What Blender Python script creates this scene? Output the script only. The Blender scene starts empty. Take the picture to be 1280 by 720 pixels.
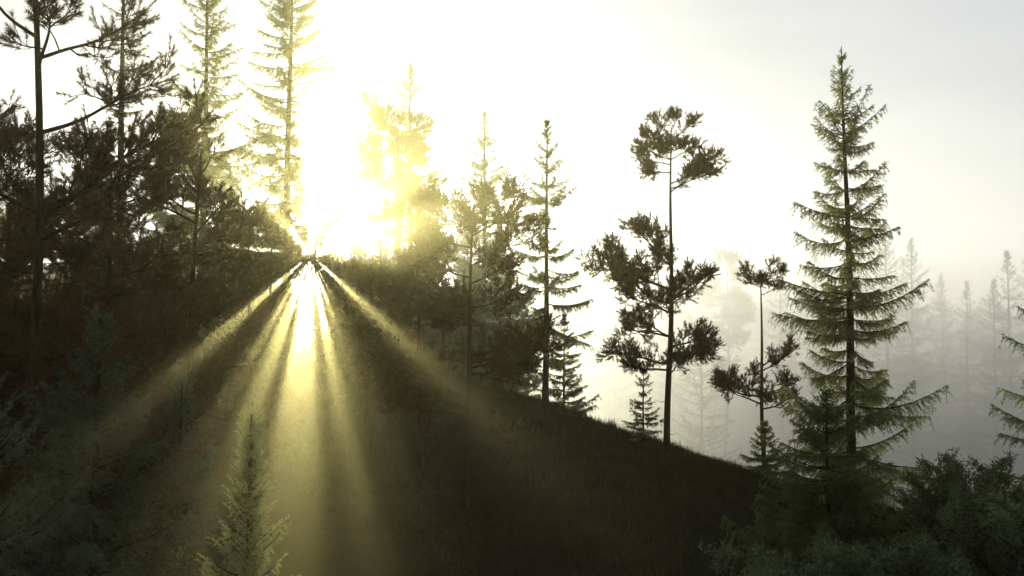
import bpy, bmesh, math
import numpy as np
from mathutils import Vector

# ------------------------------------------------------------------ basics
W, H, F = 1280.0, 720.0, 1372.0
HORIZON = 430.0
PITCH = math.atan((HORIZON - 360.0) / F)
CAMZ = 12.0
SP, CP = math.sin(PITCH), math.cos(PITCH)
scene = bpy.context.scene
col = scene.collection


def pix(px, py, Y):
    """point at forward distance Y seen at photo position px, py"""
    u, v = (px - 640) / F, (360 - py) / F
    d = np.array([u, CP - v * SP, SP + v * CP])
    return d * (Y / d[1]) + np.array([0, 0, CAMZ])


SUN = pix(388, 318, 1.0) - np.array([0, 0, CAMZ])
SUN = SUN / np.linalg.norm(SUN)
SA = np.cross(SUN, [0, 0, 1.0]); SA /= np.linalg.norm(SA)      # to the right
SB = np.cross(SA, SUN)                                          # up


# ------------------------------------------------------------------ materials
def nodes(m):
    m.use_nodes = True
    t = m.node_tree
    t.nodes.clear()
    return t, t.nodes, t.links


def foliage_mat(name, dark, light, trans=0.35, scale=0.9, tint=None):
    m = bpy.data.materials.new(name)
    t, n, l = nodes(m)
    out = n.new('ShaderNodeOutputMaterial')
    geo = n.new('ShaderNodeNewGeometry')
    noi = n.new('ShaderNodeTexNoise'); noi.inputs['Scale'].default_value = scale; noi.inputs['Detail'].default_value = 3
    l.new(geo.outputs['Position'], noi.inputs['Vector'])
    add = n.new('ShaderNodeMath'); add.operation = 'MULTIPLY_ADD'
    l.new(geo.outputs['Random Per Island'], add.inputs[0]); add.inputs[1].default_value = 0.45
    l.new(noi.outputs['Fac'], add.inputs[2])
    rmp = n.new('ShaderNodeValToRGB')
    rmp.color_ramp.elements[0].position = 0.45; rmp.color_ramp.elements[0].color = (*dark, 1)
    rmp.color_ramp.elements[1].position = 0.95; rmp.color_ramp.elements[1].color = (*light, 1)
    l.new(add.outputs[0], rmp.inputs['Fac'])
    dif = n.new('ShaderNodeBsdfPrincipled'); dif.inputs['Roughness'].default_value = 0.65
    dif.inputs['Specular IOR Level'].default_value = 0.25
    l.new(rmp.outputs['Color'], dif.inputs['Base Color'])
    tr = n.new('ShaderNodeBsdfTranslucent')
    br = n.new('ShaderNodeMix'); br.data_type = 'RGBA'; br.blend_type = 'MULTIPLY'; br.inputs[0].default_value = 1
    l.new(rmp.outputs['Color'], br.inputs[6]); br.inputs[7].default_value = (*(tint or (1.6, 1.5, 0.7)), 1)
    l.new(br.outputs[2], tr.inputs['Color'])
    mx = n.new('ShaderNodeMixShader'); mx.inputs[0].default_value = trans
    l.new(dif.outputs[0], mx.inputs[1]); l.new(tr.outputs[0], mx.inputs[2])
    l.new(mx.outputs[0], out.inputs['Surface'])
    return m


def bark_mat(name, a, b):
    m = bpy.data.materials.new(name)
    t, n, l = nodes(m)
    out = n.new('ShaderNodeOutputMaterial')
    tc = n.new('ShaderNodeTexCoord'); mp = n.new('ShaderNodeMapping'); mp.inputs['Scale'].default_value = (9, 9, 1.6)
    l.new(tc.outputs['Object'], mp.inputs['Vector'])
    noi = n.new('ShaderNodeTexNoise'); noi.inputs['Scale'].default_value = 2.0; noi.inputs['Detail'].default_value = 6
    l.new(mp.outputs[0], noi.inputs['Vector'])
    rmp = n.new('ShaderNodeValToRGB')
    rmp.color_ramp.elements[0].position = 0.35; rmp.color_ramp.elements[0].color = (*a, 1)
    rmp.color_ramp.elements[1].position = 0.68; rmp.color_ramp.elements[1].color = (*b, 1)
    l.new(noi.outputs['Fac'], rmp.inputs['Fac'])
    p = n.new('ShaderNodeBsdfPrincipled'); p.inputs['Roughness'].default_value = 0.9
    p.inputs['Specular IOR Level'].default_value = 0.15
    l.new(rmp.outputs['Color'], p.inputs['Base Color'])
    bp = n.new('ShaderNodeBump'); bp.inputs['Strength'].default_value = 0.7; bp.inputs['Distance'].default_value = 0.04
    l.new(noi.outputs['Fac'], bp.inputs['Height']); l.new(bp.outputs[0], p.inputs['Normal'])
    l.new(p.outputs[0], out.inputs['Surface'])
    return m


def ground_mat():
    m = bpy.data.materials.new('forest_floor')
    t, n, l = nodes(m)
    out = n.new('ShaderNodeOutputMaterial')
    geo = n.new('ShaderNodeNewGeometry')
    n1 = n.new('ShaderNodeTexNoise'); n1.inputs['Scale'].default_value = 0.35; n1.inputs['Detail'].default_value = 8
    n2 = n.new('ShaderNodeTexNoise'); n2.inputs['Scale'].default_value = 5; n2.inputs['Detail'].default_value = 6
    l.new(geo.outputs['Position'], n1.inputs['Vector']); l.new(geo.outputs['Position'], n2.inputs['Vector'])
    ad = n.new('ShaderNodeMath'); ad.operation = 'MULTIPLY_ADD'; ad.inputs[1].default_value = 0.5
    l.new(n2.outputs['Fac'], ad.inputs[0]); l.new(n1.outputs['Fac'], ad.inputs[2])
    rmp = n.new('ShaderNodeValToRGB')
    e = rmp.color_ramp.elements
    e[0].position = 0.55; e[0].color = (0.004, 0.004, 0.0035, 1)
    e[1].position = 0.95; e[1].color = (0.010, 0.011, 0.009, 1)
    l.new(ad.outputs[0], rmp.inputs['Fac'])
    p = n.new('ShaderNodeBsdfPrincipled'); p.inputs['Roughness'].default_value = 1
    p.inputs['Specular IOR Level'].default_value = 0.05
    l.new(rmp.outputs['Color'], p.inputs['Base Color'])
    bp = n.new('ShaderNodeBump'); bp.inputs['Strength'].default_value = 0.8; bp.inputs['Distance'].default_value = 0.25
    l.new(ad.outputs[0], bp.inputs['Height']); l.new(bp.outputs[0], p.inputs['Normal'])
    l.new(p.outputs[0], out.inputs['Surface'])
    return m


def haze_mat(name, density, g, color=(1, 1, 1)):
    m = bpy.data.materials.new(name)
    t, n, l = nodes(m)
    out = n.new('ShaderNodeOutputMaterial')
    v = n.new('ShaderNodeVolumeScatter')
    v.inputs['Color'].default_value = (*color, 1)
    v.inputs['Density'].default_value = density
    v.inputs['Anisotropy'].default_value = g
    l.new(v.outputs[0], out.inputs['Volume'])
    return m


M_SPRUCE = foliage_mat('spruce_needles', (0.028, 0.040, 0.022), (0.095, 0.120, 0.062), 0.5, tint=(2.6, 2.6, 1.5))
M_SPRUCE_HAZED = foliage_mat('hazed_spruce_needles', (0.085, 0.105, 0.068), (0.25, 0.28, 0.18), 0.65, tint=(2.0, 2.0, 1.2))  # paler copy of the spruce needles, haze and backlight put into the colour
M_SPRUCE_BLUE = foliage_mat('spruce_needles_cool', (0.030, 0.052, 0.042), (0.15, 0.20, 0.15), 0.25)
M_YOUNG = foliage_mat('lit_young_spruce_needles', (0.095, 0.115, 0.08), (0.26, 0.275, 0.19), 0.6, tint=(2.3, 2.2, 1.2))  # needle colour lightened to make up for weak light on the young spruce
M_PINE = foliage_mat('pine_needles', (0.026, 0.018, 0.010), (0.105, 0.064, 0.032), 0.28, tint=(1.7, 1.35, 0.6))
M_LEAF = foliage_mat('shrub_leaves', (0.042, 0.066, 0.046), (0.145, 0.20, 0.135), 0.35)
M_GRASS = foliage_mat('grass_blades', (0.006, 0.008, 0.006), (0.018, 0.024, 0.017), 0.25)
M_BARK = bark_mat('spruce_bark', (0.016, 0.013, 0.010), (0.060, 0.048, 0.038))
M_PBARK = bark_mat('pine_bark', (0.018, 0.013, 0.009), (0.075, 0.052, 0.036))


# ------------------------------------------------------------------ mesh helpers
def tri_mesh(name, V, mat):
    """V: (n,3,3) separate triangles"""
    n = len(V)
    me = bpy.data.meshes.new(name)
    me.vertices.add(n * 3); me.loops.add(n * 3); me.polygons.add(n)
    me.vertices.foreach_set('co', np.ascontiguousarray(V, dtype=np.float32).ravel())
    me.loops.foreach_set('vertex_index', np.arange(n * 3, dtype=np.int32))
    me.polygons.foreach_set('loop_start', np.arange(0, n * 3, 3, dtype=np.int32))
    me.update(calc_edges=True)
    me.materials.append(mat)
    return me


def quad_mesh(name, V, Q, mat, smooth=True):
    me = bpy.data.meshes.new(name)
    me.vertices.add(len(V)); me.loops.add(len(Q) * 4); me.polygons.add(len(Q))
    me.vertices.foreach_set('co', np.ascontiguousarray(V, dtype=np.float32).ravel())
    me.loops.foreach_set('vertex_index', np.ascontiguousarray(Q, dtype=np.int32).ravel())
    me.polygons.foreach_set('loop_start', np.arange(0, len(Q) * 4, 4, dtype=np.int32))
    me.update(calc_edges=True)
    if smooth:
        me.polygons.foreach_set('use_smooth', np.ones(len(Q), dtype=bool))
    me.materials.append(mat)
    return me


class Tubes:
    def __init__(s):
        s.V, s.Q, s.n = [], [], 0

    def add(s, P, R, k=5):
        P = np.asarray(P, float); R = np.asarray(R, float)
        T = np.gradient(P, axis=0); T /= np.linalg.norm(T, axis=1)[:, None] + 1e-9
        ref = np.array([0, 0, 1.0]) if abs(T[0][2]) < 0.8 else np.array([1.0, 0, 0])
        A = np.cross(T, ref); A /= np.linalg.norm(A, axis=1)[:, None] + 1e-9
        B = np.cross(T, A)
        an = np.arange(k) * 2 * math.pi / k
        ring = P[:, None] + R[:, None, None] * (A[:, None] * np.cos(an)[None, :, None] + B[:, None] * np.sin(an)[None, :, None])
        m = len(P)
        s.V.append(ring.reshape(-1, 3))
        i = np.arange(m - 1)[:, None] * k; j = np.arange(k)[None, :]; j2 = (j + 1) % k
        q = np.stack([i + j, i + j2, i + k + j2, i + k + j], -1).reshape(-1, 4) + s.n
        s.Q.append(q); s.n += m * k

    def mesh(s, name, mat):
        if not s.V:
            return None
        return quad_mesh(name, np.concatenate(s.V), np.concatenate(s.Q), mat)


def unit(v):
    return v / (np.linalg.norm(v, axis=-1, keepdims=True) + 1e-9)


def blades(P, D, L, w, rng):
    """thin triangles from P along D"""
    n = len(P)
    S = unit(np.cross(D, unit(rng.normal(size=(n, 3)))))
    L = np.broadcast_to(L, (n,))[:, None]; w = np.broadcast_to(w, (n,))[:, None]
    out = np.empty((n, 3, 3))
    out[:, 0] = P - S * w / 2; out[:, 1] = P + S * w / 2; out[:, 2] = P + D * L
    return out


# ------------------------------------------------------------------ light corridors through the crowns
# openings in the canopy, all parallel to the sunlight: (angle from straight down, positive to the left, half width, r0, r1)
GAPS = [(4, 10.0, 0.25, 5.5), (20, 5.4, 0.4, 4.0), (28.5, 2.6, 0.6, 3.0), (35, 1.6, 0.6, 1.8), (-27, 1.5, 0.8, 1.8), (-11.5, 4.2, 0.4, 4.2), (47, 4.2, 0.5, 4.2), (62, 1.7, 0.8, 2.0),
        (-20, 2.4, 0.7, 2.6), (-47, 3.3, 0.25, 3.6),
        (140, 7, 0.2, 1.9), (-108, 6, 0.2, 4.0), (95, 3, 0.5, 2.2), (-174, 12, 0.0, 9.0)]


def in_gap(P):
    Q = P - np.array([0, 0, CAMZ])
    a = Q @ SA; b = Q @ SB
    r = np.hypot(a, b); th = np.degrees(np.arctan2(-a, -b))
    # ragged, leafy edges
    jit = np.sin(a * 23.1 + 5 * b) * np.cos(b * 19.7 + P[:, 1] * 3.3) + 0.6 * np.sin(a * 61 + P[:, 1] * 7) 
    m = np.zeros(len(P), bool)
    for (c, hw, r0, r1) in GAPS:
        d = (th - c + 180) % 360 - 180
        m |= (np.abs(d) < hw * (1 + .32 * jit)) & (r > r0) & (r < r1 * (1 + .18 * jit))
    return m & (P[:, 1] > 8)


# ------------------------------------------------------------------ tree generators (built at the origin, z up)
def gen_trunk(h, r0, rng, wig=0.01, mat=None, name='trunk', zb=-0.6, tipr=0.012):
    z = np.linspace(0, 1, 22)
    ph = rng.uniform(0, 6.28, 4)
    x = wig * h * (np.sin(z * 3.1 + ph[0]) - math.sin(ph[0]) + 0.35 * (np.sin(z * 9 + ph[1]) - math.sin(ph[1])))
    y = wig * h * (np.sin(z * 2.7 + ph[2]) - math.sin(ph[2]) + 0.35 * (np.sin(z * 8 + ph[3]) - math.sin(ph[3])))
    P = np.stack([x, y, zb + z * (h - zb)], 1)
    R = tipr + (r0 - tipr) * (1 - z) ** 0.85; R[0] *= 1.5; R[1] *= 1.1
    tb = Tubes(); tb.add(P, R, 9)

    def at(t):
        zz = (t * h - zb) / (h - zb)
        return np.array([np.interp(zz, z, P[:, 0]), np.interp(zz, z, P[:, 1]), t * h])
    return tb.mesh(name, mat or M_BARK), at, lambda t: np.interp((t * h - zb) / (h - zb), z, R)


def gen_spruce(h, seed, R=None, bare=0.06, gap=0.40, nb=5, tw=0.12, nstep=0.035, nlen=0.07, nw=0.013, prof=0.75,
               droop=1.0, ragged=0.35, mat=None, twk=1.0, minlen=0.12, hang=0.6, gone=0.1, zmin=0.0, irr=0.12):
    rng = np.random.default_rng(seed)
    R = R or h * 0.17
    tmesh, at, rad = gen_trunk(h, h * 0.0105 + 0.03, rng, 0.004)
    limbs = Tubes()
    TP, TD, TL = [], [], []
    z = h * max(bare, zmin)
    while z < h * 0.985:
        t = z / h
        tier = rng.uniform(1 - ragged * .5, 1.08)
        az0 = rng.uniform(0, 6.28)
        k = max(3, int(round(nb * rng.uniform(0.75, 1.2))))
        for i in range(k):
            if rng.random() < gone and t < 0.9:
                continue
            L = (R * (1 - t) ** prof * (0.55 + 0.45 * min(1, (t - bare + 0.05) / 0.15))) * tier * rng.uniform(1 - ragged * .7, 1.1)
            L = max(L * np.interp(1 - t, [0, .04, .12, .2], [.15, .38, .8, 1]), minlen)
            az = az0 + i * 6.283 / k + rng.normal(0, 0.35)
            up = np.interp(t, [0, 0.35, 0.7, 1], [-0.38, -0.30, 0.0, 0.9]) * droop if t < 0.7 else np.interp(t, [0.7, 1], [0.0, 0.9])
            up += rng.normal(0, irr)
            cv = np.interp(t, [0, 0.5, 0.9, 1], [0.30, 0.36, 0.22, 0.1]) + rng.normal(0, irr * .8)
            s = np.linspace(0, 1, 7)
            o = at(min(t + rng.uniform(-.008, .008), .99))
            bend = rng.normal(0, 0.1)
            hx = L * s
            P = np.stack([o[0] + hx * np.cos(az + bend * s), o[1] + hx * np.sin(az + bend * s), o[2] + L * (up * s + cv * s * s)], 1)
            rb = min(rad(t) * 0.45, 0.006 + 0.011 * L)
            limbs.add(P, rb * (1 - s) ** 0.8 + 0.003, 4)
            tipk = min(1.0, 0.25 + L / 0.9) if h > 6 else 1.0
            m = max(3, int(L / tw))
            ss = (np.arange(m) + rng.uniform(0, 1, m)) / m
            ss = ss[ss > 0.12]
            pts = np.stack([np.interp(ss, s, P[:, c]) for c in range(3)], 1)
            tan = unit(np.stack([np.interp(ss, s, np.gradient(P[:, c])) for c in range(3)], 1))
            side = unit(np.cross(tan, [0, 0, 1.0]))
            for sg in (-1, 1):
                D = unit(tan * rng.uniform(.5, .9, (len(ss), 1)) + sg * side * rng.uniform(.5, 1.0, (len(ss), 1)) + np.array([0, 0, -1]) * rng.uniform(0.0, hang, (len(ss), 1)))
                ln = twk * (0.10 + 0.33 * L * (1 - ss) * (0.35 + ss) * rng.uniform(.6, 1.25, len(ss)) * 1.1)
                TP.append(pts); TD.append(D); TL.append(np.minimum(ln, 0.95) * tipk)
            hsel = rng.random(len(ss)) < 0.85
            D = unit(tan * 0.5 + np.array([0, 0, -1.0]) + rng.normal(0, .25, pts.shape))
            TP.append(pts[hsel]); TD.append(D[hsel]); TL.append((0.10 + 0.12 * L * rng.uniform(.4, 1, len(ss)))[hsel].clip(0, .45) * twk * tipk)
            # tip
            TP.append(P[-2:-1]); TD.append(tan[-1:]); TL.append(np.array([L / 6 + 0.12]))
        z += gap * rng.uniform(.45, 1.55) * (1.0 if t < 0.8 else np.interp(t, [.8, 1], [1, .35]))
    # leader
    TP.append(np.array([at(0.95), at(.97)])); TD.append(np.array([[0, 0, 1.0], [0, 0, 1.0]])); TL.append(np.array([h * .03, h * .025]))
    TP, TD, TL = np.concatenate(TP), np.concatenate(TD), np.concatenate(TL)
    # needles along each twig
    cnt = np.maximum(3, (TL / nstep).astype(int)) * 2
    idx = np.repeat(np.arange(len(TP)), cnt)
    u = rng.uniform(0, 1, len(idx))
    sag = -0.25 * (u * TL[idx]) ** 2 / 0.5
    P = TP[idx] + TD[idx] * (u * TL[idx])[:, None]; P[:, 2] += sag
    ND = unit(TD[idx] * 0.75 + unit(rng.normal(size=P.shape)) * 0.85)
    V = blades(P, ND, nlen * rng.uniform(.6, 1.2, len(P)), nw, rng)
    # twig cores
    C = blades(TP, TD, TL, nw * 1.2, rng)
    V = np.concatenate([V, C])
    return dict(trunk=tmesh, limbs=limbs.mesh('limbs', M_BARK), crown=V, mat=mat or M_SPRUCE)


def tufts(P, D, L, per, nl, nw, rng):
    n = len(P)
    idx = np.repeat(np.arange(n), per)
    u = rng.uniform(0, 1, len(idx))
    B = P[idx] + D[idx] * (u * L[idx])[:, None]
    ND = unit(D[idx] * rng.uniform(.5, 1.3, (len(idx), 1)) + unit(rng.normal(size=B.shape)) * 0.8)
    return blades(B, ND, nl * rng.uniform(.7, 1.15, len(idx)), nw, rng)


def gen_pine(h, seed, limbs_spec=None, n=16, lo=0.5, R=None, lean=0.0, tuft=0.30, per=34, nl=0.13, nw=0.016, dens=1.0,
             r0=None, mat=None, spread=1.0, upb=0.35, stubs=4):
    """limbs_spec: list of (height fraction, azimuth deg, length m, rise)"""
    rng = np.random.default_rng(seed)
    R = R or h * 0.16
    tmesh, at, rad = gen_trunk(h, r0 or h * 0.0085 + 0.04, rng, 0.010, M_PBARK, tipr=0.02)
    tb = Tubes(); TP, TD = [], []
    spec = list(limbs_spec) if limbs_spec else []
    if not limbs_spec:
        for i in range(n):
            t = lo + (0.98 - lo) * ((i + rng.uniform(0, 1)) / n)
            prof = math.sin(math.pi * np.clip((t - lo) / (1.0 - lo) * 0.82 + 0.15, 0, 1)) ** 0.7
            spec.append((t, rng.uniform(0, 360), R * prof * rng.uniform(.65, 1.15), rng.uniform(.0, 1) * upb + 0.6 * max(0, t - .8) * 5))

    def twigs(P, s0, dens_, size):
        L = np.linalg.norm(np.diff(P, axis=0), axis=1).sum()
        s = np.linspace(0, 1, len(P))
        m = max(3, int(L * dens_ / 0.10))
        ss = s0 + (1 - s0) * rng.uniform(0, 1, m) ** 0.8
        pts = np.stack([np.interp(ss, s, P[:, c]) for c in range(3)], 1)
        tan = unit(np.stack([np.interp(ss, s, np.gradient(P[:, c])) for c in range(3)], 1))
        D = unit(tan * 0.7 + unit(rng.normal(size=pts.shape)) * 0.9 + np.array([0, 0, 0.35]))
        ln = size * rng.uniform(.25, 1, m)
        for p, d, q in zip(pts, D, ln):
            e = p + d * q
            tb.add([p, (p + e) / 2 + rng.normal(0, q * .06, 3), e], [0.009, 0.007, 0.004], 3)
            TP.append(e - d * 0.04); TD.append(unit(d + np.array([0, 0, .35])))
            if q > .22:
                TP.append(p + d * q * .5); TD.append(unit(d + rng.normal(0, .5, 3)))
    for (t, azd, L, rise) in spec:
        az = math.radians(azd)
        o = at(t)
        s = np.linspace(0, 1, 9)
        ph = rng.uniform(0, 6.28, 2)
        wob = L * 0.06
        P = np.stack([o[0] + L * s * math.cos(az) + wob * s * np.sin(5 * s + ph[0]) , o[1] + L * s * math.sin(az) + wob * s * np.cos(5 * s + ph[0]),
                      o[2] + L * (rise * s + 0.18 * s * s) + wob * s * np.sin(6 * s + ph[1])], 1)
        rb = min(rad(t) * .6, 0.014 + 0.018 * L)
        tb.add(P, rb * (1 - s) ** .7 + .006, 5)
        nsub = max(2, int(L / 0.30 * dens))
        for j in range(nsub):
            q = rng.uniform(0.18, 1)
            p0 = np.array([np.interp(q, s, P[:, c]) for c in range(3)])
            dd = unit(np.array([math.cos(az), math.sin(az), rise]) * .7 + unit(rng.normal(size=3)) * spread * np.array([1, 1, .7]) + np.array([0, 0, .15]))
            Ls = L * 0.40 * rng.uniform(.4, 1.1) * (1.25 - q) + 0.3
            sp = np.linspace(0, 1, 5)
            PP = p0 + dd * (Ls * sp)[:, None]; PP[:, 2] += Ls * .15 * sp ** 2
            PP[1:] += rng.normal(0, Ls * .03, (4, 3))
            tb.add(PP, 0.35 * rb * (1 - sp) ** .7 + .005, 4)
            twigs(PP, 0.25, 1.15 * dens, 0.34)
        twigs(P, 0.65, 0.8 * dens, 0.35)
    for k in range(stubs):
        t = rng.uniform(0.04, 1) * lo; o = at(t); az = rng.uniform(0, 6.28); L = rng.uniform(.3, 1.1)
        d = np.array([math.cos(az), math.sin(az), rng.uniform(-.1, .3)])
        tb.add([o, o + d * L * .5, o + d * L + np.array([0, 0, .06])], [.02, .013, .004], 4)
    P = np.array(TP); D = np.array(TD)
    V = tufts(P, D, tuft * rng.uniform(.6, 1.15, len(P)), per, nl, nw, rng)
    return dict(trunk=tmesh, limbs=tb.mesh('limbs', M_PBARK), crown=V, mat=mat or M_PINE)


def gen_shrub(h, seed, R, n=26, leaf=0.085, mat=None):
    rng = np.random.default_rng(seed)
    tb = Tubes(); TP, TD = [], []
    for i in range(n):
        az = rng.uniform(0, 6.28); tip = h * rng.uniform(.55, 1.0)
        rr = R * rng.uniform(.25, 1.0)
        s = np.linspace(0, 1, 9)
        P = np.stack([rr * s ** 1.4 * math.cos(az), rr * s ** 1.4 * math.sin(az), -0.2 + (tip + .2) * s ** .85], 1)
        P[1:] += rng.normal(0, .05, (8, 3))
        tb.add(P, .035 * (1 - s) ** .8 + .006, 5)
        for j in range(int(22)):
            q = rng.uniform(.2, 1)
            p = np.array([np.interp(q, s, P[:, c]) for c in range(3)])
            d = unit(np.array([math.cos(az), math.sin(az), .8]) * .5 + rng.normal(0, .6, 3))
            L = rng.uniform(.3, .9) * (1.2 - q * .6)
            e = p + d * L
            tb.add([p, (p + e) / 2 + rng.normal(0, .03, 3), e], [.012, .009, .004], 3)
            for u in np.linspace(.25, 1, 9):
                TP.append(p + (e - p) * u + rng.normal(0, .04, 3)); TD.append(unit(d + rng.normal(0, .5, 3)))
    P = np.array(TP); D = np.array(TD)
    m = 5
    idx = np.repeat(np.arange(len(P)), m)
    B = P[idx] + rng.normal(0, .07, (len(idx), 3))
    ND = unit(D[idx] + rng.normal(0, .8, B.shape))
    V = blades(B, ND, leaf * 1.6 * rng.uniform(.7, 1.3, len(B)), leaf * .6, rng)
    V2 = V.copy(); V2[:, 2] = B - ND * leaf * .4
    return dict(trunk=tb.mesh('stems', M_BARK), limbs=None, crown=np.concatenate([V, V2]), mat=mat or M_LEAF)


# ------------------------------------------------------------------ terrain
CREST = [(-700, 405, 80), (0, 418, 78), (300, 428, 76), (480, 452, 70), (600, 486, 64), (700, 508, 60), (800, 545, 57), (960, 598, 53),
         (1100, 634, 50), (1200, 656, 48), (1300, 676, 46), (1700, 720, 44)]
_c = np.array([pix(*c) for c in CREST])
CX, CY, CZ = _c[:, 0], _c[:, 1], _c[:, 2]


def hashn(x, y, s):
    return np.sin(x * .31 * s + 1.3 * np.sin(y * .23 * s)) * np.cos(y * .27 * s + 1.1 * np.sin(x * .19 * s))


def terrain(x, y):
    x = np.asarray(x, float); y = np.asarray(y, float)
    xc = x.copy()
    # follow rays roughly: crest depth/height by x
    yc = np.interp(xc, CX, CY); zc = np.interp(xc, CX, CZ)
    d = y - yc
    near0 = np.interp(x, [-30, 0, 15, 40], [2.2, 1.9, 1.2, 0.2])
    tn = np.clip(y / yc, -1, 1)
    e = np.clip((tn - .15) / .85, 0, 1)
    near = near0 + (zc - near0) * (1 - (1 - e) ** 1.25 * (1 - 0.0 * e))
    right = zc - 32 * (1 - np.exp(-(np.clip(d, 0, None) / 42) ** 1.6)) + 36 / (1 + np.exp(-(y - 205) / 26)) - 36 / (1 + math.exp((205 - 60) / 26))
    left = zc + np.clip(d, 0, 88) * 0.135 - 1.2 * (1 - np.exp(-(np.clip(d, 0, None) / 12) ** 2))  # rise behind the crest, added to block low sun outside the beams
    px = 640 + F * x / np.clip(y, 20, None)
    left = left - 18 * (1 - np.exp(-(np.clip(d - 95, 0, None) / 30) ** 2))  # drops again out of view so sunlight reaches the valley fog
    left = left - np.clip(d, 0, 88) * 0.11 * np.exp(-((px - 385) / 16) ** 2)      # saddle cut under the sun to let its beams through
    w = 1 / (1 + np.exp(np.clip((px - 590) / 22, -50, 50)))
    far = left * w + right * (1 - w)
    z = np.where(d < 0, near, far)
    return z + 0.12 * hashn(x, y, 1.7) + 0.05 * hashn(x + 9, y, 5.1)


def build_ground():
    xs = np.concatenate([np.linspace(-900, -100, 24), np.linspace(-98, 98, 262), np.linspace(100, 900, 24)])
    ys = np.concatenate([np.linspace(-60, 18, 20), np.linspace(19, 110, 200), np.linspace(112, 420, 80), np.linspace(440, 1500, 20)])
    X, Y = np.meshgrid(xs, ys)
    Z = terrain(X, Y)
    V = np.stack([X, Y, Z], -1).reshape(-1, 3)
    nx, ny = len(xs), len(ys)
    i = np.arange(ny - 1)[:, None] * nx; j = np.arange(nx - 1)[None, :]
    Q = np.stack([i + j, i + j + 1, i + nx + j + 1, i + nx + j], -1).reshape(-1, 4)
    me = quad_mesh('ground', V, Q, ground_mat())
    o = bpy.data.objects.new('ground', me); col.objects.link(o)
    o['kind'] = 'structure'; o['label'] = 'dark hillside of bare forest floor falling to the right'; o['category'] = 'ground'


def build_grass():
    rng = np.random.default_rng(5)
    n = 210000
    px = rng.uniform(330, 1400, n)
    yc0 = np.interp(px, [c[0] for c in CREST], [c[2] for c in CREST])
    y = yc0 + np.where(rng.random(n) < .6, rng.normal(-2, 5.5, n), -rng.uniform(0, 36, n))
    x = (px - 640) / F * y
    clump = hashn(x, y, 4.0) + rng.normal(0, .5, n)
    k = clump > -0.25
    x, y = x[k], y[k]; n = len(x)
    P = np.stack([x, y, terrain(x, y) - .04], 1)
    D = unit(rng.normal(0, .32, (n, 3)) + np.array([0, 0, 1.0]))
    V = blades(P, D, rng.uniform(.12, .42, n) * (1 + 1.3 * np.clip(hashn(x + 3, y, 6.3) + .4 * hashn(x, y, 15.0) - .35, 0, 1)), .035, rng)
    me = tri_mesh('grass', V, M_GRASS)
    o = bpy.data.objects.new('grass', me); col.objects.link(o)
    o['kind'] = 'stuff'; o['label'] = 'short dark grass fringing the crest of the hillside'; o['category'] = 'grass'


# ------------------------------------------------------------------ placing things
def cull_mesh(me, x, y, z, rot, scale):
    """the same mesh without the thin twigs that would stand in a light corridor"""
    nv, nq = len(me.vertices), len(me.polygons)
    V = np.empty(nv * 3, np.float32); me.vertices.foreach_get('co', V); V = V.reshape(-1, 3)
    Q = np.empty(nq * 4, np.int32); me.polygons.foreach_get('vertices', Q); Q = Q.reshape(-1, 4)
    B = V[Q].mean(axis=1) * scale
    c, s = math.cos(rot), math.sin(rot)
    m = in_gap(np.stack([c * B[:, 0] - s * B[:, 1] + x, s * B[:, 0] + c * B[:, 1] + y, B[:, 2] + z], 1))
    if not m.any():
        return me
    return quad_mesh('limbs', V, Q[~m], me.materials[0])


def place(g, name, px, Y, label, cat, group=None, rot=0.0, scale=1.0, sink=0.0, cull=True):
    """g: dict from a generator. Makes the root Empty and its parts."""
    x = pix(px, 430, Y)[0]
    z = float(terrain(x, Y)) - sink
    root = bpy.data.objects.new(name, None); col.objects.link(root)
    root.location = (x, Y, z); root.rotation_euler = (0, 0, rot); root.scale = (scale,) * 3
    root['label'] = label; root['category'] = cat
    if group:
        root['group'] = group
    root.empty_display_size = 0.3
    for part in ('trunk', 'limbs'):
        if g[part]:
            pm = g[part]
            if cull and part == 'limbs':
                pm = cull_mesh(pm, x, Y, z, rot, scale)
            o = bpy.data.objects.new('stems' if pm.name.startswith('stems') else part, pm); col.objects.link(o); o.parent = root
    V = g['crown']
    if cull:
        c, s = math.cos(rot), math.sin(rot)
        B = V.mean(axis=1) * scale
        Wp = np.stack([c * B[:, 0] - s * B[:, 1] + x, s * B[:, 0] + c * B[:, 1] + Y, B[:, 2] + z], 1)
        m = in_gap(Wp)
        if m.any():
            me = tri_mesh('crown', V[~m], g['mat'])
        else:
            if 'cmesh' not in g:
                g['cmesh'] = tri_mesh('crown', V, g['mat'])
            me = g['cmesh']
    else:
        if 'cmesh' not in g:
            g['cmesh'] = tri_mesh('crown', V, g['mat'])
        me = g['cmesh']
    o = bpy.data.objects.new('crown', me); col.objects.link(o); o.parent = root
    return root


def height_for(px, top, Y):
    p = pix(px, top, Y)
    return float(p[2] - terrain(p[0], Y))


def spruce_at(px, top, Y, label, seed, group=None, rot=0, name='spruce_tree', cat='spruce', **kw):
    h = height_for(px, top, Y)
    kw.setdefault('nlen', .045 + .0011 * Y); kw.setdefault('nw', .004 + .00046 * Y)
    kw.setdefault('tw', .05 + .0009 * Y); kw.setdefault('nstep', .018 + .00018 * Y)
    return place(gen_spruce(h, seed, **kw), name, px, Y, label, cat, group, rot, cull=Y > 20)


def pine_at(px, top, Y, label, seed, group=None, rot=0, name='pine_tree', cat='pine', **kw):
    h = height_for(px, top, Y)
    return place(gen_pine(h, seed, **kw), name, px, Y, label, cat, group, rot)


build_ground()
build_grass()

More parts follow.
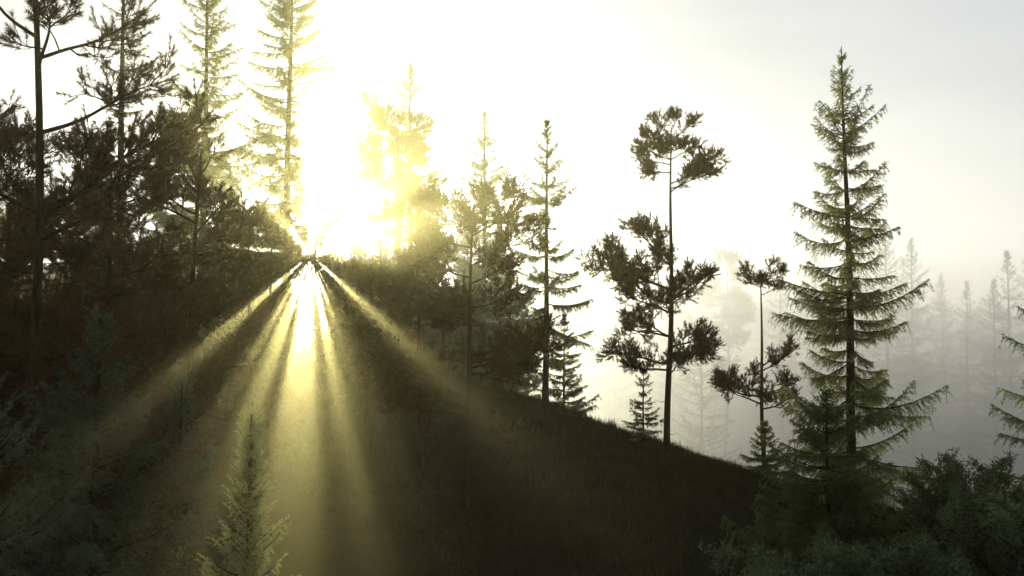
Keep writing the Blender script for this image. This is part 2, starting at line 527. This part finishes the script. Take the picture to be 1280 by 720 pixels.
# ---- right half
spruce_at(1062, 58, 47, 'tall ragged spruce with tiered drooping branches, biggest tree on the right', 11, R=4.4, mat=M_SPRUCE_HAZED, gap=.58, nb=6, prof=.6, ragged=.65, gone=.22, hang=1.0, irr=.17, twk=1.25)
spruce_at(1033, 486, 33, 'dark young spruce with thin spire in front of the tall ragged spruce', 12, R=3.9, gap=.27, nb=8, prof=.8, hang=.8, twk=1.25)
spruce_at(681, 143, 63, 'slender spruce standing on the crest in the middle, bare lower trunk', 13, R=4.6, mat=M_SPRUCE_HAZED, gap=.6, nb=5, prof=.75, ragged=.5, gone=.2, hang=.9, bare=.16)
spruce_at(603, 131, 80, 'pale hazy spruce left of the slender crest spruce', 14, R=4.2, mat=M_SPRUCE_HAZED, gap=.65, nb=5, prof=.6, ragged=.45, gone=.2, hang=.8)
spruce_at(803, 462, 52, 'small thin spruce beside the clumpy pine on the slope', 15, R=1.15, gap=.28, nb=5, prof=.6, ragged=.45, bare=.2)
spruce_at(955, 528, 55, 'small conical spruce under the slim pine right of centre', 16, R=1.9, gap=.25, nb=6, prof=.85)
pine_at(833, 158, 52, 'tall thin pine with brown foliage clumps on both sides', 21,
        limbs_spec=[(.985, 60, .8, 1.0), (.97, 190, .9, .7), (.95, 10, 1.0, .9), (.93, 180, 1.3, .45), (.90, 200, 1.7, .15), (.885, 170, 1.4, .1), (.90, 340, 1.1, .4), (.90, 100, 1.2, .3), (.91, 270, 1.2, .3), (.86, 185, 1.3, -.1), (.825, 15, 2.3, .42), (.81, 350, 2.0, .25), (.80, 30, 1.7, .6),
                    (.60, 180, 2.0, .55), (.60, 150, 1.5, .9), (.585, 230, 1.4, .5), (.56, 90, 1.3, .5),
                    (.50, 182, 3.9, .28), (.50, 165, 3.2, .45), (.46, 200, 3.0, .25), (.48, 20, 1.9, .45), (.47, 350, 1.7, .5), (.43, 175, 2.2, .35), (.42, 250, 1.8, .3), (.45, 80, 1.9, .4),
                    (.36, 195, 2.0, .35), (.36, 160, 2.3, .1), (.33, 350, 1.9, .15), (.31, 10, 2.3, -.05), (.30, 330, 2.0, .0), (.28, 180, 2.6, .05), (.26, 200, 2.2, -.05), (.25, 60, 1.5, .2)],
        tuft=.30, per=17, nl=.15, nw=.036, lo=.3, dens=1.4)
pine_at(958, 338, 62, 'slim pine with small round top between the clumpy pine and the tall spruce', 22,
        limbs_spec=[(.99, 20, .6, .6), (.965, 180, .9, .4), (.95, 0, 1.1, .4), (.93, 270, .9, .2), (.93, 90, .9, .3), (.93, 200, 1.0, .2), (.90, 340, 1.1, .35),
                    (.62, 10, 1.7, .5), (.60, 340, 1.4, .5), (.52, 180, 2.6, .15), (.50, 200, 2.8, .1), (.47, 160, 2.0, .3), (.45, 0, 1.9, .2), (.50, 350, 1.6, .4), (.55, 100, 1.2, .3), (.48, 260, 1.4, .2)],
        tuft=.30, per=16, nl=.15, nw=.036, lo=.35, dens=1.4)
spruce_at(1352, 300, 36, 'spruce reaching in from the right edge, only branch ends in view', 17, R=3.9, mat=M_SPRUCE_HAZED, gap=.6, nb=6, prof=.5, ragged=.4, hang=.8)
pine_at(478, 268, 66, 'slender hazy pine with see-through crown right of the sunburst', 71, n=15, lo=.5, R=2.0, tuft=.34, per=18, nl=.16, nw=.036)
spruce_at(441, 300, 78, 'small hazy spruce on the ridge just right of the sun', 72, R=2.0, gap=.5, nb=5, prof=.8)
g = gen_shrub(4.4, 31, 2.3, 40)
place(g, 'shrub', 1205, 36, 'leafy grey green bush on the slope at lower right', 'bush', 'bushes at lower right')
place(gen_shrub(4.6, 32, 2.6, 44), 'shrub', 1285, 31, 'bigger leafy bush cut by the right edge', 'bush', 'bushes at lower right')
place(gen_shrub(3.0, 33, 2.2, 36), 'shrub', 1110, 29, 'low dark bush at the foot of the tall ragged spruce', 'bush', 'bushes at lower right')
place(gen_shrub(2.6, 34, 2.2), 'shrub', 985, 28, 'low shadowy bush left of the young dark spruce', 'bush', 'bushes at lower right')

# ---- middle
pine_at(583, 258, 38, 'dark pine in the middle with long low branch to the left', 23,
        limbs_spec=[(.985, 60, .8, .6), (.96, 0, 1.4, .5), (.95, 180, 1.3, .4), (.92, 200, 1.6, .3), (.90, 330, 1.6, .3), (.88, 90, 1.4, .4), (.88, 270, 1.3, .3), (.86, 160, 1.5, .2),
                    (.80, 10, 2.3, .45), (.76, 185, 1.7, .25), (.74, 350, 1.6, .3), (.68, 190, 1.7, .1), (.66, 0, 1.6, .1), (.64, 100, 1.5, .2), (.60, 170, 1.6, .1), (.60, 250, 1.5, .2),
                    (.50, 10, 2.7, .08), (.48, 345, 2.4, .05), (.46, 30, 2.2, .1), (.44, 0, 2.0, -.05), (.33, 178, 3.3, .22), (.30, 190, 3.0, .1), (.36, 165, 2.6, .3)],
        tuft=.30, per=17, nl=.15, nw=.034, lo=.3, dens=1.5)
pine_at(528, 262, 43, 'pine with bare trunk just right of the sunburst', 24, n=20, lo=.52, R=1.7, tuft=.30, per=18, nl=.15, nw=.032, dens=1.4)
pine_at(500, 150, 70, 'tall hazy pine with rounded crown beside the glow', 25, n=22, lo=.62, R=3.4, tuft=.4, per=30, nl=.16, nw=.03)
spruce_at(513, 75, 84, 'very pale spruce spire rising above the rounded hazy pine', 18, R=4.6, mat=M_SPRUCE_HAZED, gap=.65, nb=5, prof=.6, ragged=.4, gone=.15)
spruce_at(706, 392, 74, 'short full spruce right behind the slender crest spruce', 19, R=3.0, gap=.4, nb=6, prof=.7, bare=.2)
spruce_at(640, 330, 76, 'mid height hazy spruce between the two crest spruces', 20, R=2.9, gap=.45, nb=6, prof=.7)

# ---- left, hazy tall spruces
spruce_at(143, -70, 34, 'tall thin spruce at far left with a ragged see-through crown', 41, R=2.3, gap=.6, nb=5, prof=.5, ragged=.5, gone=.3, bare=.3, hang=.9)
spruce_at(248, -60, 48, 'tall hazy spruce left of the sunlit spruce', 42, R=4.2, mat=M_SPRUCE_HAZED, gap=.52, nb=6, prof=.6, ragged=.45, gone=.12, bare=.2, hang=.9)
spruce_at(357, -90, 58, 'tall sunlit spruce washed out by the glow', 43, R=4.6, mat=M_SPRUCE_HAZED, gap=.62, nb=6, prof=.6, ragged=.45, gone=.12, bare=.25, hang=.9)
# near dark pines
pine_at(36, -180, 17, 'near dark pine trunk at the left edge with bristly tufts', 51,
        limbs_spec=[(.96, 180, 1.4, .5), (.95, 10, 1.4, .4), (.90, 20, 1.5, .4), (.82, 170, 1.5, .7), (.80, 10, 1.3, .3), (.79, 300, 1.2, .3), (.73, 15, 1.6, .35), (.66, 5, 2.3, .35), (.65, 20, 1.9, .65), (.655, 190, 1.4, .4), (.63, 335, 1.6, .2),
                    (.52, 10, 2.1, .1), (.52, 200, 1.6, .2), (.48, 330, 2.0, .1), (.45, 30, 1.9, .1), (.42, 180, 1.6, .1), (.40, 350, 2.0, .0), (.36, 10, 1.8, .0), (.33, 40, 1.8, .0), (.5, 90, 1.6, .1), (.42, 80, 1.6, .1)],
        tuft=.26, per=70, nl=.12, nw=.009, lo=.3, r0=.13, dens=1.2)
pine_at(238, 186, 24, 'broad dark pine with bristly crown left of the sunburst', 52, n=34, lo=.42, R=2.0, tuft=.28, per=56, nl=.14, nw=.011, dens=1.15, upb=.5)
pine_at(135, 205, 21, 'dark pine between the edge trunk and the broad pine', 53, n=34, lo=.38, R=2.0, tuft=.28, per=56, nl=.14, nw=.011, dens=1.1)
pine_at(318, 300, 33, 'lower dark pine just left of the light shafts', 54, n=34, lo=.25, R=2.1, tuft=.32, per=46, nl=.15, nw=.015, dens=1.2)
pine_at(70, 255, 26, 'dark pine filling the left behind the edge trunk', 55, n=34, lo=.3, R=2.4, tuft=.3, per=46, nl=.15, nw=.015, dens=1.1)
pine_at(458, 352, 46, 'added dark pine blocking sunlight right of the shafts', 56, n=36, lo=.2, R=2.4, tuft=.36, per=38, nl=.16, nw=.024, dens=1.2)  # this pine and the next two are added to block sun between shafts
pine_at(424, 342, 50, 'added dark pine blocking sunlight straight below the sun', 57, n=40, lo=.1, R=2.4, tuft=.38, per=38, nl=.16, nw=.026, dens=1.3)
pine_at(343, 284, 44, 'added dark pine blocking sunlight left below the sun', 58, n=40, lo=.1, R=2.2, tuft=.38, per=38, nl=.16, nw=.024, dens=1.3)
pine_at(-14, 150, 20, 'dark bushy pine cut by the left edge', 73, n=30, lo=.4, R=2.1, tuft=.28, per=46, nl=.14, nw=.012, dens=1.2)
# lower left dark spruces
spruce_at(126, 385, 15, 'shadowy spruce with feathery boughs at lower left', 61, R=2.1, gap=.26, nb=6, prof=.55, tw=.05, nstep=.013, nlen=.055, nw=.014, twk=1.3, mat=M_SPRUCE_BLUE, ragged=.3)
spruce_at(222, 470, 17, 'second shadowy spruce between the feathery spruce and the young lit spruce', 62, R=1.7, gap=.26, nb=6, prof=.6, tw=.05, nstep=.013, nlen=.055, nw=.014, twk=1.3, mat=M_SPRUCE_BLUE)
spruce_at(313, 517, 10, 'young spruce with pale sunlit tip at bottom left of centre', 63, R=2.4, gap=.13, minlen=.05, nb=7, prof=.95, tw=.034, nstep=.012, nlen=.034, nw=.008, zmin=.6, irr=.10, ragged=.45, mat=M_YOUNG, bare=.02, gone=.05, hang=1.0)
spruce_at(-12, 455, 8.5, 'near green boughs in the bottom left corner', 64, R=1.15, gap=.3, nb=6, prof=.3, tw=.04, nstep=.008, nlen=.035, nw=.005, mat=M_SPRUCE_BLUE)

# ---- forest on the ridge behind, and in the valley fog (shared shapes)
FAR_S = [gen_spruce(20, 100 + i, R=3.9 + .4 * i, gap=.5, nb=6, prof=.65, ragged=.4, gone=.12, tw=.2, nstep=.07, nlen=.11, nw=.035, bare=.12) for i in range(3)]
FAR_P = [gen_pine(18, 110 + i, n=22, lo=.5, R=3.0, tuft=.45, per=16, nl=.22, nw=.05) for i in range(2)]
rng = np.random.default_rng(77)
for i in range(122):
    Y = rng.uniform(74, 125)
    px = rng.uniform(-40, 585) if i < 50 else rng.uniform(405, 640)
    if 366 < px < 412:
        px -= 50
    sp = rng.random() < .6
    top = rng.uniform(290, 350) if 300 < px < 480 else rng.uniform(250, 360)
    if px < 300:
        top = rng.uniform(215, 350)
    elif px < 366:
        top = rng.uniform(250, 345)
    if px > 400:
        top = rng.uniform(255, 325) if rng.random() < .16 else rng.uniform(338, 398)
    h = max(height_for(px, top, Y), 5.0)
    g = (FAR_S if sp else FAR_P)[int(rng.integers(0, 3 if sp else 2))]
    place(g, 'spruce_tree' if sp else 'pine_tree', px, Y,
          'hazy spruce among the ridge trees behind the sunburst' if sp else 'hazy pine among the ridge trees behind the sunburst',
          'spruce' if sp else 'pine', 'hazy trees on the ridge behind the sunburst', rot=rng.uniform(0, 6.28), scale=h / (20 if sp else 18), sink=0)
named = [(875, 402, 112), (753, 286, 145), (905, 322, 150), (1140, 294, 150), (1105, 275, 142), (1075, 305, 160), (1264, 312, 140), (975, 318, 155), (1240, 345, 140), (1180, 340, 165), (1022, 300, 158), (1210, 350, 150), (842, 350, 150), (720, 335, 150), (1290, 300, 160)]
for (px, top, Y) in named:
    Y *= 1.28
    h = height_for(px, top, Y)
    sp = px not in (905,)
    g = FAR_S[int(rng.integers(0, 3))] if sp else FAR_P[0]
    place(g, 'spruce_tree' if sp else 'pine_tree', px, Y, 'faint fog grey spruce in the valley on the right' if sp else 'faint fog grey round topped pine in the valley', 'spruce' if sp else 'pine',
          'faint trees in the valley fog', rot=rng.uniform(0, 6.28), scale=h / (20 if sp else 18))
for i in range(70):
    Y = rng.uniform(175, 310)
    px = rng.uniform(640, 1330)
    sp = rng.random() < .75
    h = rng.uniform(11, 22)
    g = (FAR_S if sp else FAR_P)[int(rng.integers(0, 3 if sp else 2))]
    place(g, 'spruce_tree' if sp else 'pine_tree', px, Y, 'faint fog grey spruce in the valley on the right' if sp else 'faint fog grey round topped pine in the valley', 'spruce' if sp else 'pine',
          'faint trees in the valley fog', rot=rng.uniform(0, 6.28), scale=h / (20 if sp else 18))


# ------------------------------------------------------------------ haze (scattering air, tinted and shaped near the light shafts)
def haze_prism(name, pts, z0, z1, mat, label):
    """vertical prism over ground polygon pts"""
    n = len(pts)
    V = [(x, y, z0) for x, y in pts] + [(x, y, z1) for x, y in pts]
    Fc = [tuple(range(n))[::-1], tuple(range(n, 2 * n))] + [(i, (i + 1) % n, n + (i + 1) % n, n + i) for i in range(n)]
    me = bpy.data.meshes.new(name); me.from_pydata(V, [], Fc); me.update(); me.materials.append(mat)
    o = bpy.data.objects.new(name, me); col.objects.link(o)
    o['kind'] = 'structure'; o['label'] = label; o['category'] = 'haze'


G = 0.86
BEAM_TINT = (1.0, 0.90, 0.46)  # yellow of the sunbeams, put into the haze colour
haze_prism('haze', [(-60, -30), (70, -30), (110, 62), (-90, 62)], -41, 58, haze_mat('thin_haze', 0.00025, G, BEAM_TINT), 'thin haze between the trees')
haze_prism('haze', [(-91, 62.01), (111, 62.01), (255, 232), (-175, 232)], -41.5, 57.5, haze_mat('far_haze', 0.0013, G), 'thin haze behind the crest')
for i, (pl, pr, dn) in enumerate([(-120, 760, .0001), (-20, 670, .0002), (90, 600, .0003), (170, 560, .0006), (240, 520, .0010)]):  # haze made denser towards the shafts, shaped to brighten them
    xa = lambda p, y: (p - 640) / F * y
    y0, y1, hw = -9.0 - .5 * i, 61.8 - .2 * i, 3.0 + .7 * i
    haze_prism('haze', [(-hw, y0), (hw, y0), (xa(pr, y1), y1), (xa(pl, y1), y1)], -40 + .1 * i, 57 - .3 * i,
               haze_mat('beam_tinted_haze', dn, G, BEAM_TINT), 'haze added along the light shafts, tinted sunlight yellow')
for i, (pxb, y0, zt, dn) in enumerate([(575, 60, 35, .0009), (600, 67, 26, .0012), (640, 76, 19, .0016), (665, 87, 13, .0020), (690, 97, 8, .0028), (660, 118, 3, .0035), (680, 126, -3, .0040)]):
    xl = lambda y: (pxb - 640) / F * y
    haze_prism('valley_haze', [(xl(y0), y0), (130 + i, y0 + i), (300 + i, 322 - i), (xl(322 - i), 322 - i)], -40 + i, CAMZ + zt, haze_mat('valley_haze', dn, 0.6, (0.98, 0.99, 1.0)), 'pale fog filling the valley behind the crest')

bank = haze_mat('mist_bank', 0.009, 0.6, (0.86, 0.94, 1.0))
rb_ = np.random.default_rng(9)
for i in range(9):
    px_, Yb = rb_.uniform(700, 1330), rb_.uniform(105, 190)
    bm = bmesh.new(); bmesh.ops.create_icosphere(bm, subdivisions=4, radius=1.0)
    ph = rb_.uniform(0, 6, 3)
    for v in bm.verts:
        k_ = 1 + .16 * math.sin(3 * v.co.x + ph[0]) * math.cos(4 * v.co.y + ph[1]) + .10 * math.sin(7 * v.co.x + 5 * v.co.z + ph[2])
        v.co *= k_
        v.co.x *= 22 + 10 * math.sin(ph[0]); v.co.y *= 9; v.co.z *= 3.0 + 1.2 * math.sin(ph[1])
    me = bpy.data.meshes.new('mist_bank'); bm.to_mesh(me); bm.free(); me.materials.append(bank)
    o = bpy.data.objects.new('mist_bank', me); col.objects.link(o)
    o.location = (pix(px_, 430, Yb)[0], Yb, CAMZ + rb_.uniform(-9, 9)); o.rotation_euler = (0, rb_.uniform(-.08, .08), rb_.uniform(-.4, .4))
    o['kind'] = 'structure'; o['label'] = 'drifting bank of mist in the valley'; o['category'] = 'mist'

# ------------------------------------------------------------------ light
el = math.asin(SUN[2]); az = math.atan2(SUN[0], SUN[1])
ld = bpy.data.lights.new('sun', 'SUN'); ld.energy = 5.0; ld.angle = math.radians(0.5); ld.color = (1.0, 0.94, 0.62)
lo = bpy.data.objects.new('sun', ld); col.objects.link(lo)
lo.rotation_euler = Vector(SUN).to_track_quat('Z', 'Y').to_euler()
w = bpy.data.worlds.new('World'); scene.world = w; w.use_nodes = True
nt = w.node_tree; nt.nodes.clear()
out = nt.nodes.new('ShaderNodeOutputWorld'); bg = nt.nodes.new('ShaderNodeBackground')
sky = nt.nodes.new('ShaderNodeTexSky'); sky.sky_type = 'NISHITA'; sky.sun_disc = False
sky.sun_elevation = el; sky.sun_rotation = az; sky.dust_density = 6.0; sky.air_density = 1.0
hs = nt.nodes.new('ShaderNodeHueSaturation'); hs.inputs['Saturation'].default_value = 0.02
mx = nt.nodes.new('ShaderNodeMix'); mx.data_type = 'RGBA'; mx.inputs[0].default_value = 0.85
mx.inputs[7].default_value = (6.9, 7.2, 7.7, 1)
nt.links.new(sky.outputs[0], hs.inputs['Color']); nt.links.new(hs.outputs[0], mx.inputs[6])
# misty overcast: the sky fades away from the sunlit side
tc = nt.nodes.new('ShaderNodeTexCoord'); dt = nt.nodes.new('ShaderNodeVectorMath'); dt.operation = 'DOT_PRODUCT'
dt.inputs[1].default_value = tuple(SUN); nt.links.new(tc.outputs['Generated'], dt.inputs[0])
mr = nt.nodes.new('ShaderNodeMapRange'); mr.interpolation_type = 'SMOOTHSTEP'
for k_, v_ in zip(('From Min', 'From Max', 'To Min', 'To Max'), (-0.7, 0.93, 0.28, 1.0)):
    mr.inputs[k_].default_value = v_
nt.links.new(dt.outputs['Value'], mr.inputs['Value'])
ml = nt.nodes.new('ShaderNodeVectorMath'); ml.operation = 'SCALE'
nt.links.new(mx.outputs[2], ml.inputs[0]); cn = nt.nodes.new('ShaderNodeTexNoise'); cn.inputs['Scale'].default_value = 3.0; cn.inputs['Detail'].default_value = 4
cm = nt.nodes.new('ShaderNodeMapping'); cm.inputs['Scale'].default_value = (1, 1, 4)
nt.links.new(tc.outputs['Generated'], cm.inputs['Vector']); nt.links.new(cm.outputs[0], cn.inputs['Vector'])
cr = nt.nodes.new('ShaderNodeMapRange'); cr.inputs['From Min'].default_value = .3; cr.inputs['From Max'].default_value = .7
cr.inputs['To Min'].default_value = .87; cr.inputs['To Max'].default_value = 1.06; nt.links.new(cn.outputs['Fac'], cr.inputs['Value'])
cx = nt.nodes.new('ShaderNodeMath'); cx.operation = 'MULTIPLY'; nt.links.new(mr.outputs[0], cx.inputs[0]); nt.links.new(cr.outputs[0], cx.inputs[1])
# the mist makes the sky lighter towards the horizon
sz = nt.nodes.new('ShaderNodeSeparateXYZ'); nt.links.new(tc.outputs['Generated'], sz.inputs[0])
hz = nt.nodes.new('ShaderNodeMapRange'); hz.interpolation_type = 'SMOOTHSTEP'
for k_, v_ in zip(('From Min', 'From Max', 'To Min', 'To Max'), (0.02, 0.26, 1.3, 0.98)):
    hz.inputs[k_].default_value = v_
nt.links.new(sz.outputs['Z'], hz.inputs['Value'])
cy = nt.nodes.new('ShaderNodeMath'); cy.operation = 'MULTIPLY'; nt.links.new(cx.outputs[0], cy.inputs[0]); nt.links.new(hz.outputs[0], cy.inputs[1])
nt.links.new(cy.outputs[0], ml.inputs['Scale'])
nt.links.new(ml.outputs[0], bg.inputs['Color'])
bg.inputs['Strength'].default_value = 0.1
nt.links.new(bg.outputs[0], out.inputs['Surface'])

# ------------------------------------------------------------------ camera and render
cd = bpy.data.cameras.new('camera'); cd.lens = 36 * F / W; cd.sensor_width = 36; cd.clip_end = 4000; cd.clip_start = 0.1
co = bpy.data.objects.new('camera', cd); col.objects.link(co)
co.location = (0, 0, CAMZ); co.rotation_euler = (math.pi / 2 + PITCH, 0, 0)
scene.camera = co
scene.view_settings.view_transform = 'Standard'; scene.view_settings.look = 'None'; scene.view_settings.exposure = 0
c = scene.cycles
c.max_bounces = 7; c.diffuse_bounces = 2; c.glossy_bounces = 1; c.transmission_bounces = 2; c.volume_bounces = 2; c.transparent_max_bounces = 64
c.use_denoising = True
try:
    c.denoiser = 'OPENIMAGEDENOISE'
except Exception as e:
    print(e)
c.use_adaptive_sampling = False
c.caustics_reflective = False; c.caustics_refractive = False
